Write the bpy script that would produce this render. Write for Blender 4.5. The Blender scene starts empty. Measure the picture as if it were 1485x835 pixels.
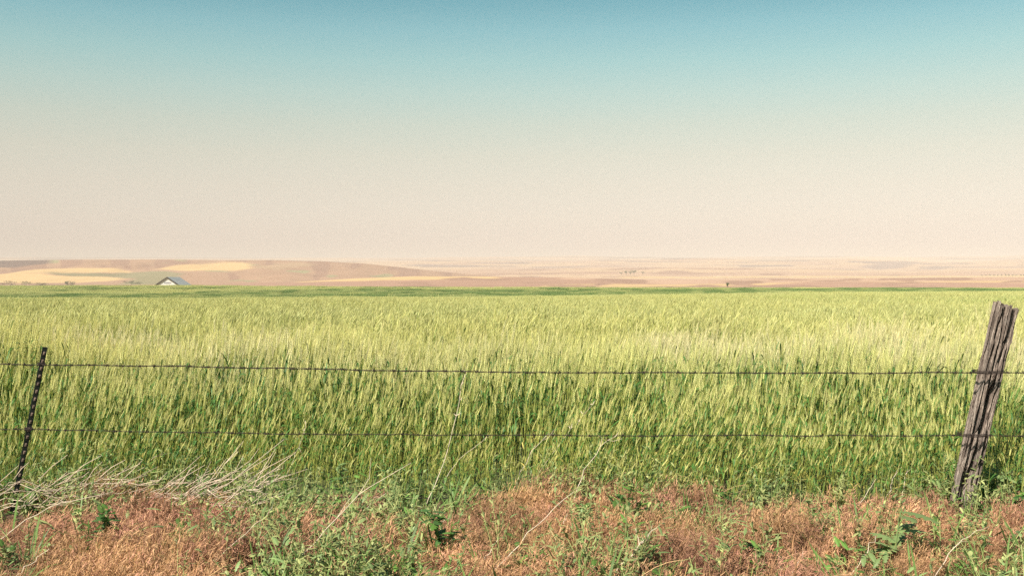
import bpy, math, random
import numpy as np
from mathutils import Vector, Matrix

# ------------------------------------------------------------------ basics
rng = np.random.default_rng(7)
random.seed(7)
scene = bpy.context.scene
COL = scene.collection
F, CX, HY, EYE = 1444.0, 742.5, 405.0, 1.5      # lens in picture units, level eye 1.5 m up

def P(px, py, d):
    """point at forward distance d seen at (px, py) of the photograph"""
    return np.array([(px - CX) / F * d, d, EYE - (py - HY) / F * d])

def smooth(a, b, x):
    t = np.clip((np.asarray(x, float) - a) / (b - a), 0, 1)
    return t * t * (3 - 2 * t)

# cheap value noise (vectorised)
def _h(ix, iy, s):
    n = (ix * 374761393 + iy * 668265263 + s * 974711) & 0x7fffffff
    n = ((n ^ (n >> 13)) * 1274126177) & 0x7fffffff
    return ((n ^ (n >> 16)) & 0xffff) / 65535.0
def noise(x, y, s=0):
    x = np.asarray(x, float); y = np.asarray(y, float)
    x, y = np.broadcast_arrays(x, y)
    ix = np.floor(x).astype(np.int64); iy = np.floor(y).astype(np.int64)
    fx = x - ix; fy = y - iy
    fx = fx * fx * (3 - 2 * fx); fy = fy * fy * (3 - 2 * fy)
    a = _h(ix, iy, s) * (1 - fx) + _h(ix + 1, iy, s) * fx
    b = _h(ix, iy + 1, s) * (1 - fx) + _h(ix + 1, iy + 1, s) * fx
    return a * (1 - fy) + b * fy
def fbm(x, y, s=0, o=4):
    v, a, t = 0, 1, 0
    for k in range(o):
        v = v + a * noise(np.asarray(x) * 2 ** k, np.asarray(y) * 2 ** k, s + k * 17); t += a; a *= .5
    return v / t

# ------------------------------------------------------------------ mesh helpers
class MB:
    def __init__(s): s.v = []; s.f = []; s.c = []; s.n = 0
    def add(s, V, Fc, col):
        V = np.asarray(V, float).reshape(-1, 3)
        s.v.append(V); s.f += [tuple(int(i) + s.n for i in f) for f in Fc]
        c = np.asarray(col, float)
        s.c.append(np.tile(c, (len(V), 1)) if c.ndim == 1 else c)
        s.n += len(V)
    def tube(s, pts, r, n=4, col=(.5, .5, .5), cap=True):
        pts = np.asarray(pts, float); m = len(pts)
        r = np.broadcast_to(np.asarray(r, float), (m,))
        T = np.gradient(pts, axis=0); T /= (np.linalg.norm(T, axis=1, keepdims=True) + 1e-12)
        up = np.array([0, 0, 1.]) if abs(T[0][2]) < .9 else np.array([0, 1., 0])
        A = np.cross(T, up); A /= (np.linalg.norm(A, axis=1, keepdims=True) + 1e-12)
        B = np.cross(A, T)
        th = np.arange(n) * 2 * math.pi / n
        V = (pts[:, None, :] + r[:, None, None] * (np.cos(th)[None, :, None] * A[:, None, :] + np.sin(th)[None, :, None] * B[:, None, :])).reshape(-1, 3)
        Fc = []
        for i in range(m - 1):
            for k in range(n):
                k2 = (k + 1) % n
                Fc.append((i * n + k, i * n + k2, (i + 1) * n + k2, (i + 1) * n + k))
        if cap:
            Fc.append(tuple(range(n))[::-1]); Fc.append(tuple((m - 1) * n + k for k in range(n)))
        s.add(V, Fc, col)
    def strip(s, pts, side, w, col):
        pts = np.asarray(pts, float); m = len(pts)
        w = np.broadcast_to(np.asarray(w, float), (m,))[:, None]
        side = np.broadcast_to(np.asarray(side, float), (m, 3))
        V = np.empty((2 * m, 3)); V[0::2] = pts - side * w / 2; V[1::2] = pts + side * w / 2
        s.add(V, [(2 * i, 2 * i + 1, 2 * i + 3, 2 * i + 2) for i in range(m - 1)], col)
    def box(s, lo, hi, col=(.5, .5, .5)):
        x0, y0, z0 = lo; x1, y1, z1 = hi
        V = [(x0, y0, z0), (x1, y0, z0), (x1, y1, z0), (x0, y1, z0), (x0, y0, z1), (x1, y0, z1), (x1, y1, z1), (x0, y1, z1)]
        s.add(V, [(0, 3, 2, 1), (4, 5, 6, 7), (0, 1, 5, 4), (1, 2, 6, 5), (2, 3, 7, 6), (3, 0, 4, 7)], col)
    def mesh(s, name, mat, smoothed=False):
        me = bpy.data.meshes.new(name)
        V = np.concatenate(s.v); me.from_pydata(V.tolist(), [], s.f)
        at = me.color_attributes.new('col', 'FLOAT_COLOR', 'POINT')
        C4 = np.ones((len(V), 4), np.float32); C4[:, :3] = np.concatenate(s.c)
        at.data.foreach_set('color', C4.ravel())
        if mat: me.materials.append(mat)
        if smoothed: me.polygons.foreach_set('use_smooth', np.ones(len(me.polygons), bool))
        me.update()
        return me
    def build(s, name, mat, parent=None, loc=None, smoothed=False):
        o = bpy.data.objects.new(name, s.mesh(name, mat, smoothed)); COL.objects.link(o)
        if parent: o.parent = parent
        if loc is not None: o.location = loc
        return o

def tag(o, label=None, cat=None, group=None, kind=None):
    if label: o['label'] = label
    if cat: o['category'] = cat
    if group: o['group'] = group
    if kind: o['kind'] = kind
    return o
def thing(name, loc, label, cat, group=None, rz=0):
    o = bpy.data.objects.new(name, None); COL.objects.link(o)
    o.location = loc; o.rotation_euler = (0, 0, rz); o.empty_display_size = .1
    return tag(o, label, cat, group)

def grid_mesh(name, V, nr, nc, mat, cols=None, smoothed=True):
    me = bpy.data.meshes.new(name)
    i = np.arange((nr - 1) * nc).reshape(nr - 1, nc)[:, :-1].ravel()
    q = np.stack([i, i + 1, i + nc + 1, i + nc], 1)
    me.from_pydata(V.reshape(-1, 3).tolist(), [], q.tolist())
    if cols is not None:
        at = me.color_attributes.new('col', 'FLOAT_COLOR', 'POINT')
        C4 = np.ones((len(me.vertices), 4), np.float32); C4[:, :3] = cols.reshape(-1, 3)
        at.data.foreach_set('color', C4.ravel())
    me.materials.append(mat)
    if smoothed: me.polygons.foreach_set('use_smooth', np.ones(len(me.polygons), bool))
    o = bpy.data.objects.new(name, me); COL.objects.link(o)
    return o

# ------------------------------------------------------------------ materials
def new_mat(name):
    m = bpy.data.materials.new(name); m.use_nodes = True
    nt = m.node_tree; nt.nodes.clear()
    return m, nt, nt.nodes.new('ShaderNodeOutputMaterial')
def N(nt, t, **kw):
    n = nt.nodes.new(t)
    for k, v in kw.items(): setattr(n, k, v)
    return n
def mixcol(nt, blend, a, b, fac=1.0):
    n = N(nt, 'ShaderNodeMix', data_type='RGBA', blend_type=blend)
    for sock, v in ((n.inputs[0], fac), (n.inputs[6], a), (n.inputs[7], b)):
        if hasattr(v, 'links'): nt.links.new(v, sock)
        elif isinstance(v, (int, float)): sock.default_value = v
        else: sock.default_value = (*v, 1)
    return n.outputs[2]

def foliage_mat(name, translucent=.3, rough=.6, tint=True, spec=.25):
    m, nt, out = new_mat(name); L = nt.links
    a = N(nt, 'ShaderNodeAttribute', attribute_name='col')
    c = a.outputs['Color']
    if tint:
        t = N(nt, 'ShaderNodeAttribute', attribute_name='tint', attribute_type='INSTANCER')
        c = mixcol(nt, 'MULTIPLY', c, t.outputs['Color'])
    b = N(nt, 'ShaderNodeBsdfPrincipled'); b.inputs['Roughness'].default_value = rough
    b.inputs['Specular IOR Level'].default_value = spec
    L.new(c, b.inputs['Base Color'])
    tr = N(nt, 'ShaderNodeBsdfTranslucent'); L.new(c, tr.inputs['Color'])
    mx = N(nt, 'ShaderNodeMixShader'); mx.inputs[0].default_value = translucent
    L.new(b.outputs[0], mx.inputs[1]); L.new(tr.outputs[0], mx.inputs[2]); L.new(mx.outputs[0], out.inputs[0])
    return m

M_crop = foliage_mat('crop_leaf', .25, .5)
M_dry = foliage_mat('dry_leaf', .15, .8, spec=.1)
M_weed = foliage_mat('weed_leaf', .22, .5)
M_plant = foliage_mat('plant_leaf', .22, .5, tint=False)

def col_mat(name, rough=.9, scale=1.5, amp=.35, bump=0, bscale=30, spec=.2, metallic=0):
    """vertex colour broken up by fine noise"""
    m, nt, out = new_mat(name); L = nt.links
    a = N(nt, 'ShaderNodeAttribute', attribute_name='col')
    tc = N(nt, 'ShaderNodeTexCoord')
    no = N(nt, 'ShaderNodeTexNoise'); no.inputs['Scale'].default_value = scale; no.inputs['Detail'].default_value = 6
    L.new(tc.outputs['Object'], no.inputs['Vector'])
    mr = N(nt, 'ShaderNodeMapRange'); mr.inputs[1].default_value = .25; mr.inputs[2].default_value = .75
    mr.inputs[3].default_value = 1 - amp; mr.inputs[4].default_value = 1 + amp
    L.new(no.outputs[0], mr.inputs[0])
    c = mixcol(nt, 'MULTIPLY', a.outputs['Color'], mr.outputs[0])
    b = N(nt, 'ShaderNodeBsdfPrincipled'); b.inputs['Roughness'].default_value = rough
    b.inputs['Specular IOR Level'].default_value = spec; b.inputs['Metallic'].default_value = metallic
    L.new(c, b.inputs['Base Color'])
    if bump:
        n2 = N(nt, 'ShaderNodeTexNoise'); n2.inputs['Scale'].default_value = bscale; n2.inputs['Detail'].default_value = 5
        L.new(tc.outputs['Object'], n2.inputs['Vector'])
        bp = N(nt, 'ShaderNodeBump'); bp.inputs['Strength'].default_value = 1; bp.inputs['Distance'].default_value = bump
        L.new(n2.outputs[0], bp.inputs['Height']); L.new(bp.outputs[0], b.inputs['Normal'])
    L.new(b.outputs[0], out.inputs[0])
    return m
M_ground = col_mat('soil', .95, 2.2, .4, .02, 25)
M_hill = col_mat('hill_fields', .95, .012, .10)
M_stalk = col_mat('dead_stalk', .75, 30, .25)
M_rust = col_mat('rusty_wire', .8, 60, .5)
M_steel = col_mat('painted_steel', .6, 25, .5)
M_barn = col_mat('barn_paint', .8, .4, .12)
M_tin = col_mat('barn_roof', .6, .5, .15)
M_tree = col_mat('tree_leaf', .8, .6, .35)

# ------------------------------------------------------------------ terrain of the field
def crest_py(a):     # where the near crop's horizon lies, by direction (picture column)
    return np.interp(a, [-300, 0, 300, 740, 1000, 1150, 1485, 1800], [433.5, 433.5, 433.5, 431.5, 427.5, 425.5, 423.5, 422])
def top_py(a):       # where the far rim of the crop lies
    return np.interp(a, [-300, 0, 280, 400, 640, 1000, 1485, 1800], [414, 414, 413.6, 414.8, 416, 416.8, 417.2, 417.2])
DC, D1, D2 = 170.0, 235.0, 420.0
WH = .85
def G(x, y):
    x = np.asarray(x, float); y = np.asarray(y, float)
    yy = np.maximum(y, 1.0)
    a = np.clip(x / yy * F + CX, -300, 1800)
    a = np.where(y < 15, CX + (a - CX) * 0 + 0, a) if False else a
    cp = crest_py(a); s = ((cp - HY) * DC / F - (EYE - WH)) / (DC - 8)
    s = s + (0.0135 - s) * (1 - smooth(15, 90, yy))
    base = -s * np.maximum(yy - 8, 0)
    # swale behind the crest, then the far slope
    zc = base
    zdip = -s * (DC - 8) - 2.6 * smooth(DC + 5, DC + 50, yy)
    tp = top_py(a)
    t = np.clip((yy - D1) / (D2 - D1), 0, 1)
    py = (cp + 1.5) + (tp - cp - 1.5) * t ** .9
    zf = EYE - (py - HY) * yy / F - WH
    z = np.where(yy < DC + 5, zc, zdip)
    z = z + (zf - z) * smooth(D1 - 12, D1 + 6, yy)
    z = np.where(yy > D2, zf, z)
    zend = EYE - (tp - HY) * D2 / F - WH
    drop = zend - 4.4 * smooth(D2, D2 + 70, yy) - 7 * smooth(D2 + 110, 720, yy) - 22 * smooth(720, 1500, yy)
    z = np.where(yy > D2, drop, z)
    und = (fbm(x * .05 + 3, yy * .05, 5, 3) - .5) * .25 * smooth(12, 40, yy) * (1 - smooth(D2 - 60, D2, yy))
    bumps = (fbm(x * 1.3, y * 1.3, 9, 3) - .5) * .07
    return z + und + bumps - .12 * smooth(5.0, 6.7, y)

ys = np.concatenate([np.linspace(-30, 3, 12), np.linspace(3.4, 9, 60), 9 * (1500 / 9) ** np.linspace(.01, 1, 170), 1500 * (14000 / 1500) ** np.linspace(.05, 1, 25)])
aa = np.linspace(-1.25, 1.25, 241)
Y = np.repeat(ys[:, None], 241, 1); X = aa[None, :] * (np.abs(Y) + 12)
Z = G(X, Y)
V = np.stack([X, Y, Z], 2)
cdirt = np.array([.11, .072, .045]); csoil = np.array([.075, .085, .035]); cfar = np.array([.33, .25, .14])
w1 = smooth(6.9, 7.4, Y)[..., None]; w2 = smooth(425, 440, Y)[..., None]
cols = cdirt * (1 - w1) + csoil * w1; cols = cols * (1 - w2) + cfar * w2
tag(grid_mesh('ground', V, len(ys), 241, M_ground, cols), 'dry verge soil running on under the green crop to the valley', 'ground', kind='structure')

# ------------------------------------------------------------------ hills and far farmland
def in_poly(px, py, poly):
    poly = np.asarray(poly, float); c = np.zeros(px.shape, bool); j = len(poly) - 1
    for i in range(len(poly)):
        xi, yi = poly[i]; xj, yj = poly[j]
        k = ((yi > py) != (yj > py)) & (px < (xj - xi) * (py - yi) / (yj - yi + 1e-9) + xi)
        c ^= k; j = i
    return c

def hill(crest, base, d0, d1, colfn, label, rows=70, cstep=4, rough=.0, seed=1, gully=0):
    """terrain sheet between forward distances d0 (foot) and d1 (crest) with a back slope and buried skirt"""
    A = np.arange(-420, 1910, cstep).astype(float)
    cx, cy = zip(*crest); bx, by = zip(*base)
    cp = np.interp(A, cx, cy) + (fbm(A / 55., A * 0, seed, 3) - .5) * rough
    bp = np.interp(A, bx, by)
    t = np.linspace(0, 1, rows)
    D = d0 + (d1 - d0) * t
    ease = (1 - (1 - t) ** 1.6)
    py = bp[None, :] + (cp - bp)[None, :] * ease[:, None]
    dd = np.repeat(D[:, None], len(A), 1); AA = np.repeat(A[None, :], rows, 0)
    X = (AA - CX) / F * dd; Zz = EYE - (py - HY) / F * dd
    if gully:
        g = np.abs(fbm(X / 170. + seed, dd / 420., seed, 4) - .5) * 2
        Zz = Zz - gully * (1 - g) ** 2 * np.sin(np.pi * np.clip(t, 0, 1))[:, None] ** .8
    col = colfn(AA, py)
    # back slope and front skirt
    rb = []; cb = []
    for k in (1, 2, 3, 4):
        db = d1 + (d1 - d0) * .25 * k
        rb.append(np.stack([(A - CX) / F * db, A * 0 + db, Zz[-1] - .07 * k * (d1 - d0) * .25 - 2 * k], 1)); cb.append(col[-1])
    fr = np.stack([(A - CX) / F * (d0 - 8), A * 0 + d0 - 8, A * 0 - 75], 1)
    V = np.concatenate([fr[None], np.stack([X, dd, Zz], 2), np.stack(rb)])
    C = np.concatenate([col[:1], col, np.stack(cb)])
    o = grid_mesh('hill', V, V.shape[0], len(A), M_hill, C)
    return tag(o, label, 'hill', kind='structure')

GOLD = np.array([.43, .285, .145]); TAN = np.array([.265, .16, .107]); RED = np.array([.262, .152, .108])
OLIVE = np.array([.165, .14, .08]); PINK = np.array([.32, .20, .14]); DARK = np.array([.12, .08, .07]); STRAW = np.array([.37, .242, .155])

def paint(base, patches):
    def fn(px, py):
        c = np.tile(base, px.shape + (1,)).astype(float)
        jx = (fbm(px / 30., py / 2., 3, 2) - .5) * 8; jy = (fbm(px / 40., py / 4., 4, 2) - .5) * 1.0
        for poly, col in patches:
            if poly == 'noise':
                sx, sy, seed, lo, hi = col[:5]
                w = smooth(lo, hi, fbm(px / sx, py / sy, seed, 3))[..., None]
                c = c * (1 - w) + np.asarray(col[5]) * w
            else:
                k = sum(in_poly(px + jx + ox, py + jy + oy, poly).astype(float) for ox, oy in ((0, 0), (-4, .5), (4, -.5), (2, .7), (-2, -.7), (7, .2), (-7, -.2))) / 7
                c = c * (1 - k[..., None]) + np.asarray(col) * k[..., None]
        return c
    return fn

# far plains, three ridges fading into the haze
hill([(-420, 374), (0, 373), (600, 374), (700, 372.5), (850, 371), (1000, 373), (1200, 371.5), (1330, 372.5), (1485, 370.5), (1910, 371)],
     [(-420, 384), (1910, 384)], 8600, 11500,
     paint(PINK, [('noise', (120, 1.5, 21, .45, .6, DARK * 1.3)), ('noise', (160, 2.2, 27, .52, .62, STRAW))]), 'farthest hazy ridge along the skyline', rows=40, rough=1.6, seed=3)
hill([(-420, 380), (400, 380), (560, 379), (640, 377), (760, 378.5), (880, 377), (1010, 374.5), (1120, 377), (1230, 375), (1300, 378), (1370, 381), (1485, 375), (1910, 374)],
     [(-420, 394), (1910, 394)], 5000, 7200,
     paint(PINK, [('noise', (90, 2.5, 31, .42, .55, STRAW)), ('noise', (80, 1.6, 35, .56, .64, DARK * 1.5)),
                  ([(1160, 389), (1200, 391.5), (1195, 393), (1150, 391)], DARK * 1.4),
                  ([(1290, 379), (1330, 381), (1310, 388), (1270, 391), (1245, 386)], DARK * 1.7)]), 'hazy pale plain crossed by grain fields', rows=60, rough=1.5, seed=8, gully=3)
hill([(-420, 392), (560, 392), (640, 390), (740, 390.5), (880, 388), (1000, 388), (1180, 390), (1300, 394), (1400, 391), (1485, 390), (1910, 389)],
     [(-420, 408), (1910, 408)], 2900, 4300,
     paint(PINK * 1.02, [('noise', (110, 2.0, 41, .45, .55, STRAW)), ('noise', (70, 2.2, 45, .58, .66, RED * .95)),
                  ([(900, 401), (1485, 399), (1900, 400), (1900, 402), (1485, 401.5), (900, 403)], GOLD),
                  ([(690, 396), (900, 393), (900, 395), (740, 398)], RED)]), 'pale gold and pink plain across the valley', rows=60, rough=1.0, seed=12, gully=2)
# long brown hill at the left
hill([(-420, 377), (-100, 377), (0, 378), (60, 377), (150, 376.5), (260, 376.5), (400, 377.5), (470, 379), (530, 382), (575, 387), (620, 392), (680, 397.5), (760, 404), (900, 410), (1100, 415), (1910, 425)],
     [(-420, 417), (1910, 431)], 1500, 2500,
     paint(TAN * 1.04, [
         ('noise', (26, 14, 51, .53, .62, RED * .88)), ('noise', (40, 6, 57, .66, .76, OLIVE * 1.4)),
         ([(-420, 374), (50, 374), (75, 378.5), (40, 382), (15, 385.5), (-420, 386)], DARK),
         ([(20, 391), (60, 387), (180, 386.5), (190, 390), (120, 392), (10, 394)], GOLD),
         ([(-420, 391), (60, 393.5), (160, 396), (186, 401), (150, 405), (60, 408.5), (-420, 413)], GOLD),
         ([(150, 394), (180, 390), (240, 391), (268, 395), (255, 402), (215, 412), (160, 414), (195, 402)], OLIVE * 1.15),
         ([(60, 392), (160, 392), (180, 396), (120, 396)], OLIVE),
         ([(225, 388), (260, 381), (330, 378.2), (360, 379), (365, 388), (340, 391), (280, 390)], GOLD),
         ([(365, 387), (420, 379), (460, 381), (400, 390)], STRAW * .82),
         ([(-420, 374), (50, 374), (75, 378.5), (40, 382), (15, 385.5), (-420, 386)], DARK),
     ]), 'brown hill with gold fields and green gullies', rows=110, cstep=3, rough=.7, seed=17, gully=8)
# valley fields just beyond the crop
hill([(-420, 417), (300, 412), (445, 408), (520, 403.5), (600, 400.5), (700, 401), (820, 402.5), (950, 405.5), (1100, 404.5), (1250, 403.5), (1485, 402), (1910, 401)],
     [(-420, 424), (1910, 424)], 800, 1400,
     paint(RED * 1.05, [
         ([(430, 409.5), (470, 408.5), (600, 406), (720, 404.2), (730, 399), (520, 399), (430, 404)], GOLD),
         ([(810, 405), (890, 407), (980, 414), (1080, 414), (1485, 413.5), (1900, 414), (1900, 399), (830, 399)], PINK * 1.1),
         ([(900, 411.5), (960, 413), (1060, 411.5), (1120, 410), (1485, 407), (1900, 406), (1900, 408), (1485, 409.5), (1150, 414), (880, 415.5), (780, 415), (800, 413)], GOLD * .97),
         ([(1180, 408.5), (1485, 410), (1900, 412), (1900, 421), (1100, 420), (1120, 412)], RED * 1.12),
         ('noise', (60, 5, 63, .56, .66, RED * .93)),
     ]), 'gold and reddish valley fields just past the crop', rows=70, rough=.4, seed=22)

# ------------------------------------------------------------------ stuff by instancing (crop, dry grass, weed cover)
def stuff(name, protos, pts, idx, rot, scl, tint, label, cat):
    pc = bpy.data.collections.new(name + '_source')       # never linked to the scene
    for k, me in enumerate(protos):
        pc.objects.link(bpy.data.objects.new('%s_sprig_%03d' % (name, k), me))
    me = bpy.data.meshes.new(name); me.from_pydata(np.asarray(pts).tolist(), [], [])
    n = len(pts)
    me.attributes.new('idx', 'INT', 'POINT').data.foreach_set('value', np.asarray(idx, np.int32))
    me.attributes.new('rot', 'FLOAT_VECTOR', 'POINT').data.foreach_set('vector', np.asarray(rot, np.float32).ravel())
    me.attributes.new('scl', 'FLOAT_VECTOR', 'POINT').data.foreach_set('vector', np.asarray(scl, np.float32).ravel())
    me.attributes.new('tint', 'FLOAT_VECTOR', 'POINT').data.foreach_set('vector', np.asarray(tint, np.float32).ravel())
    o = bpy.data.objects.new(name, me); COL.objects.link(o)
    ng = bpy.data.node_groups.new(name + '_scatter', 'GeometryNodeTree')
    ng.interface.new_socket('Geometry', in_out='INPUT', socket_type='NodeSocketGeometry')
    ng.interface.new_socket('Geometry', in_out='OUTPUT', socket_type='NodeSocketGeometry')
    nn = ng.nodes; gi = nn.new('NodeGroupInput'); go = nn.new('NodeGroupOutput')
    ci = nn.new('GeometryNodeCollectionInfo'); ci.inputs[0].default_value = pc
    ci.inputs['Separate Children'].default_value = True; ci.inputs['Reset Children'].default_value = True
    ip = nn.new('GeometryNodeInstanceOnPoints'); ip.inputs['Pick Instance'].default_value = True
    def na(nm, dt):
        q = nn.new('GeometryNodeInputNamedAttribute'); q.data_type = dt; q.inputs[0].default_value = nm
        return [s for s in q.outputs if s.name == 'Attribute' and s.enabled][0]
    L = ng.links
    L.new(gi.outputs[0], ip.inputs['Points']); L.new(ci.outputs[0], ip.inputs['Instance'])
    L.new(na('idx', 'INT'), ip.inputs['Instance Index'])
    e2r = nn.new('FunctionNodeEulerToRotation'); L.new(na('rot', 'FLOAT_VECTOR'), e2r.inputs[0]); L.new(e2r.outputs[0], ip.inputs['Rotation'])
    L.new(na('scl', 'FLOAT_VECTOR'), ip.inputs['Scale']); L.new(ip.outputs[0], go.inputs[0])
    md = o.modifiers.new('scatter', 'NODES'); md.node_group = ng
    return tag(o, label, cat, kind='stuff')

EAR = np.array([.54, .55, .25]); AWN = np.array([.62, .58, .25]); LEAF = np.array([.056, .140, .034]); STEM = np.array([.30, .34, .09]); YEL = np.array([.42, .36, .12])

def leaf_strip(mb, base, az, L, w, up, droop, col, n=4, twist=.0):
    d = np.array([math.cos(az), math.sin(az), 0]); side = np.array([-d[1], d[0], 0])
    t = np.linspace(0, 1, n + 1)
    pts = base + np.outer(t * L * math.cos(up), d) + np.outer(t * L * math.sin(up) - droop * L * t ** 2.2, [0, 0, 1])
    ww = w * np.sin(np.pi * (0.12 + .88 * (1 - t))) ** .7; ww[-1] = w * .05
    ang = twist * t
    sd = side[None] * np.cos(ang)[:, None] + np.array([0, 0, 1.])[None] * np.sin(ang)[:, None]
    mb.strip(pts, sd, ww, col)

def stalk(mb, x, y, h, r, lod, wid=1.0):
    lean = r.normal(.06, .045) * h; ly = r.normal(0, .045) * h
    c = r.uniform(.85, 1.15)
    ripe = r.random()
    earc = (EAR * (1 - .25 * ripe) + np.array([.40, .46, .13]) * .25 * ripe) * c
    hs = h * .88
    def p(t): return np.array([x + lean * t * t, y + ly * t * t, hs * t])
    ns = 4 if lod == 0 else 2
    pts = np.array([p(t) for t in np.linspace(0, 1, ns + 1)])
    if lod == 0: mb.tube(pts, np.linspace(.0022, .0014, ns + 1), 3, STEM * c, cap=False)
    else:
        az = r.uniform(0, 6.28); mb.strip(pts, (math.cos(az), math.sin(az), 0), .004 * wid, STEM * c)
    nl = (4, 2, 2, 1, 1)[lod]
    for k in range(nl):
        t = r.uniform(.22, .86) if lod < 3 else r.uniform(.6, .85)
        az = r.normal(0, 1.0) if r.random() < .55 else r.uniform(0, 6.28)
        lc = LEAF * r.uniform(.75, 1.35)
        if t < .42 and r.random() < .5: lc = YEL * r.uniform(.5, 1.0)
        leaf_strip(mb, p(t), az, r.uniform(.16, .27), r.uniform(.010, .015) * wid, r.uniform(.9, 1.35), r.uniform(.25, .85), lc, 4 if lod == 0 else 2, r.uniform(-1, 1))
    top = pts[-1]; tg = pts[-1] - pts[-2]; tg /= np.linalg.norm(tg)
    tg = tg + (np.array([r.normal(.06, .09), r.normal(0, .07), 0]) if lod == 0 else np.array([r.normal(.30, .45), r.normal(0, .40), -.15])); tg /= np.linalg.norm(tg)
    el = r.uniform(.085, .115)
    a0 = r.uniform(0, 3.14); s1 = np.array([math.cos(a0), math.sin(a0), 0]); s2 = np.cross(tg, s1)
    if lod == 0:
        nsp = 7
        for k in range(nsp * 2):
            sg = 1 if k % 2 else -1
            q = top + tg * el * (k + .5) / (nsp * 2)
            e = q + tg * .0145 + s1 * sg * .0066
            qa = q - s1 * sg * .0006; w = .0054 * (1 - .45 * (k / (nsp * 2)) ** 2)
            mid = (qa + e) / 2 + s1 * sg * .0015
            mb.add([qa, mid + s1 * w * .8, mid + s2 * w, mid - s1 * w * .8, mid - s2 * w, e],
                   [(0, 2, 1), (0, 3, 2), (0, 4, 3), (0, 1, 4), (5, 1, 2), (5, 2, 3), (5, 3, 4), (5, 4, 1)], earc * r.uniform(.85, 1.15))
            if k % 3 != 2:
                aw = tg + s1 * sg * r.uniform(.08, .3) + s2 * r.normal(0, .12); L = r.uniform(.05, .085)
                mb.add([e - s2 * .0007, e + s2 * .0007, e + aw * L], [(0, 1, 2)], AWN * c)
    else:
        w = .0075 * wid; q = top; m = top + tg * el * .5; e = top + tg * el
        mb.add([q, m + s1 * w, m + s2 * w * .8, m - s1 * w, m - s2 * w * .8, e],
               [(0, 2, 1), (0, 3, 2), (0, 4, 3), (0, 1, 4), (5, 1, 2), (5, 2, 3), (5, 3, 4), (5, 4, 1)], earc)
        for k in range((6, 6, 4, 2, 1)[lod]):
            b = top + tg * el * r.uniform(.2, 1); aw = tg + s1 * r.normal(0, .2) + s2 * r.normal(0, .2); L = r.uniform(.05, .085)
            mb.add([b - s1 * .0009 * wid, b + s1 * .0009 * wid, b + aw * L], [(0, 1, 2)], AWN * c)

protos = []; kinds = []
def add_protos(n, size, count, lod, wid):
    first = len(protos)
    for k in range(n):
        r = np.random.default_rng(1000 * lod + k); mb = MB()
        if size == 0: stalk(mb, 0, 0, r.normal(.85, .05), r, 0)
        else:
            for q in range(count):
                stalk(mb, r.uniform(-.5, .5) * size, r.uniform(-.5, .5) * size, r.normal(.84, .10), r, lod, wid)
        protos.append(mb.mesh('crop_sprig', M_crop))
    kinds.append((first, n))
add_protos(44, 0, 1, 0, 1)
add_protos(14, .5, 60, 1, 1.1)
add_protos(10, 1.0, 210, 2, 1.5)
add_protos(8, 2.0, 420, 3, 2.4)
add_protos(6, 4.0, 700, 4, 4.5)

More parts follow.
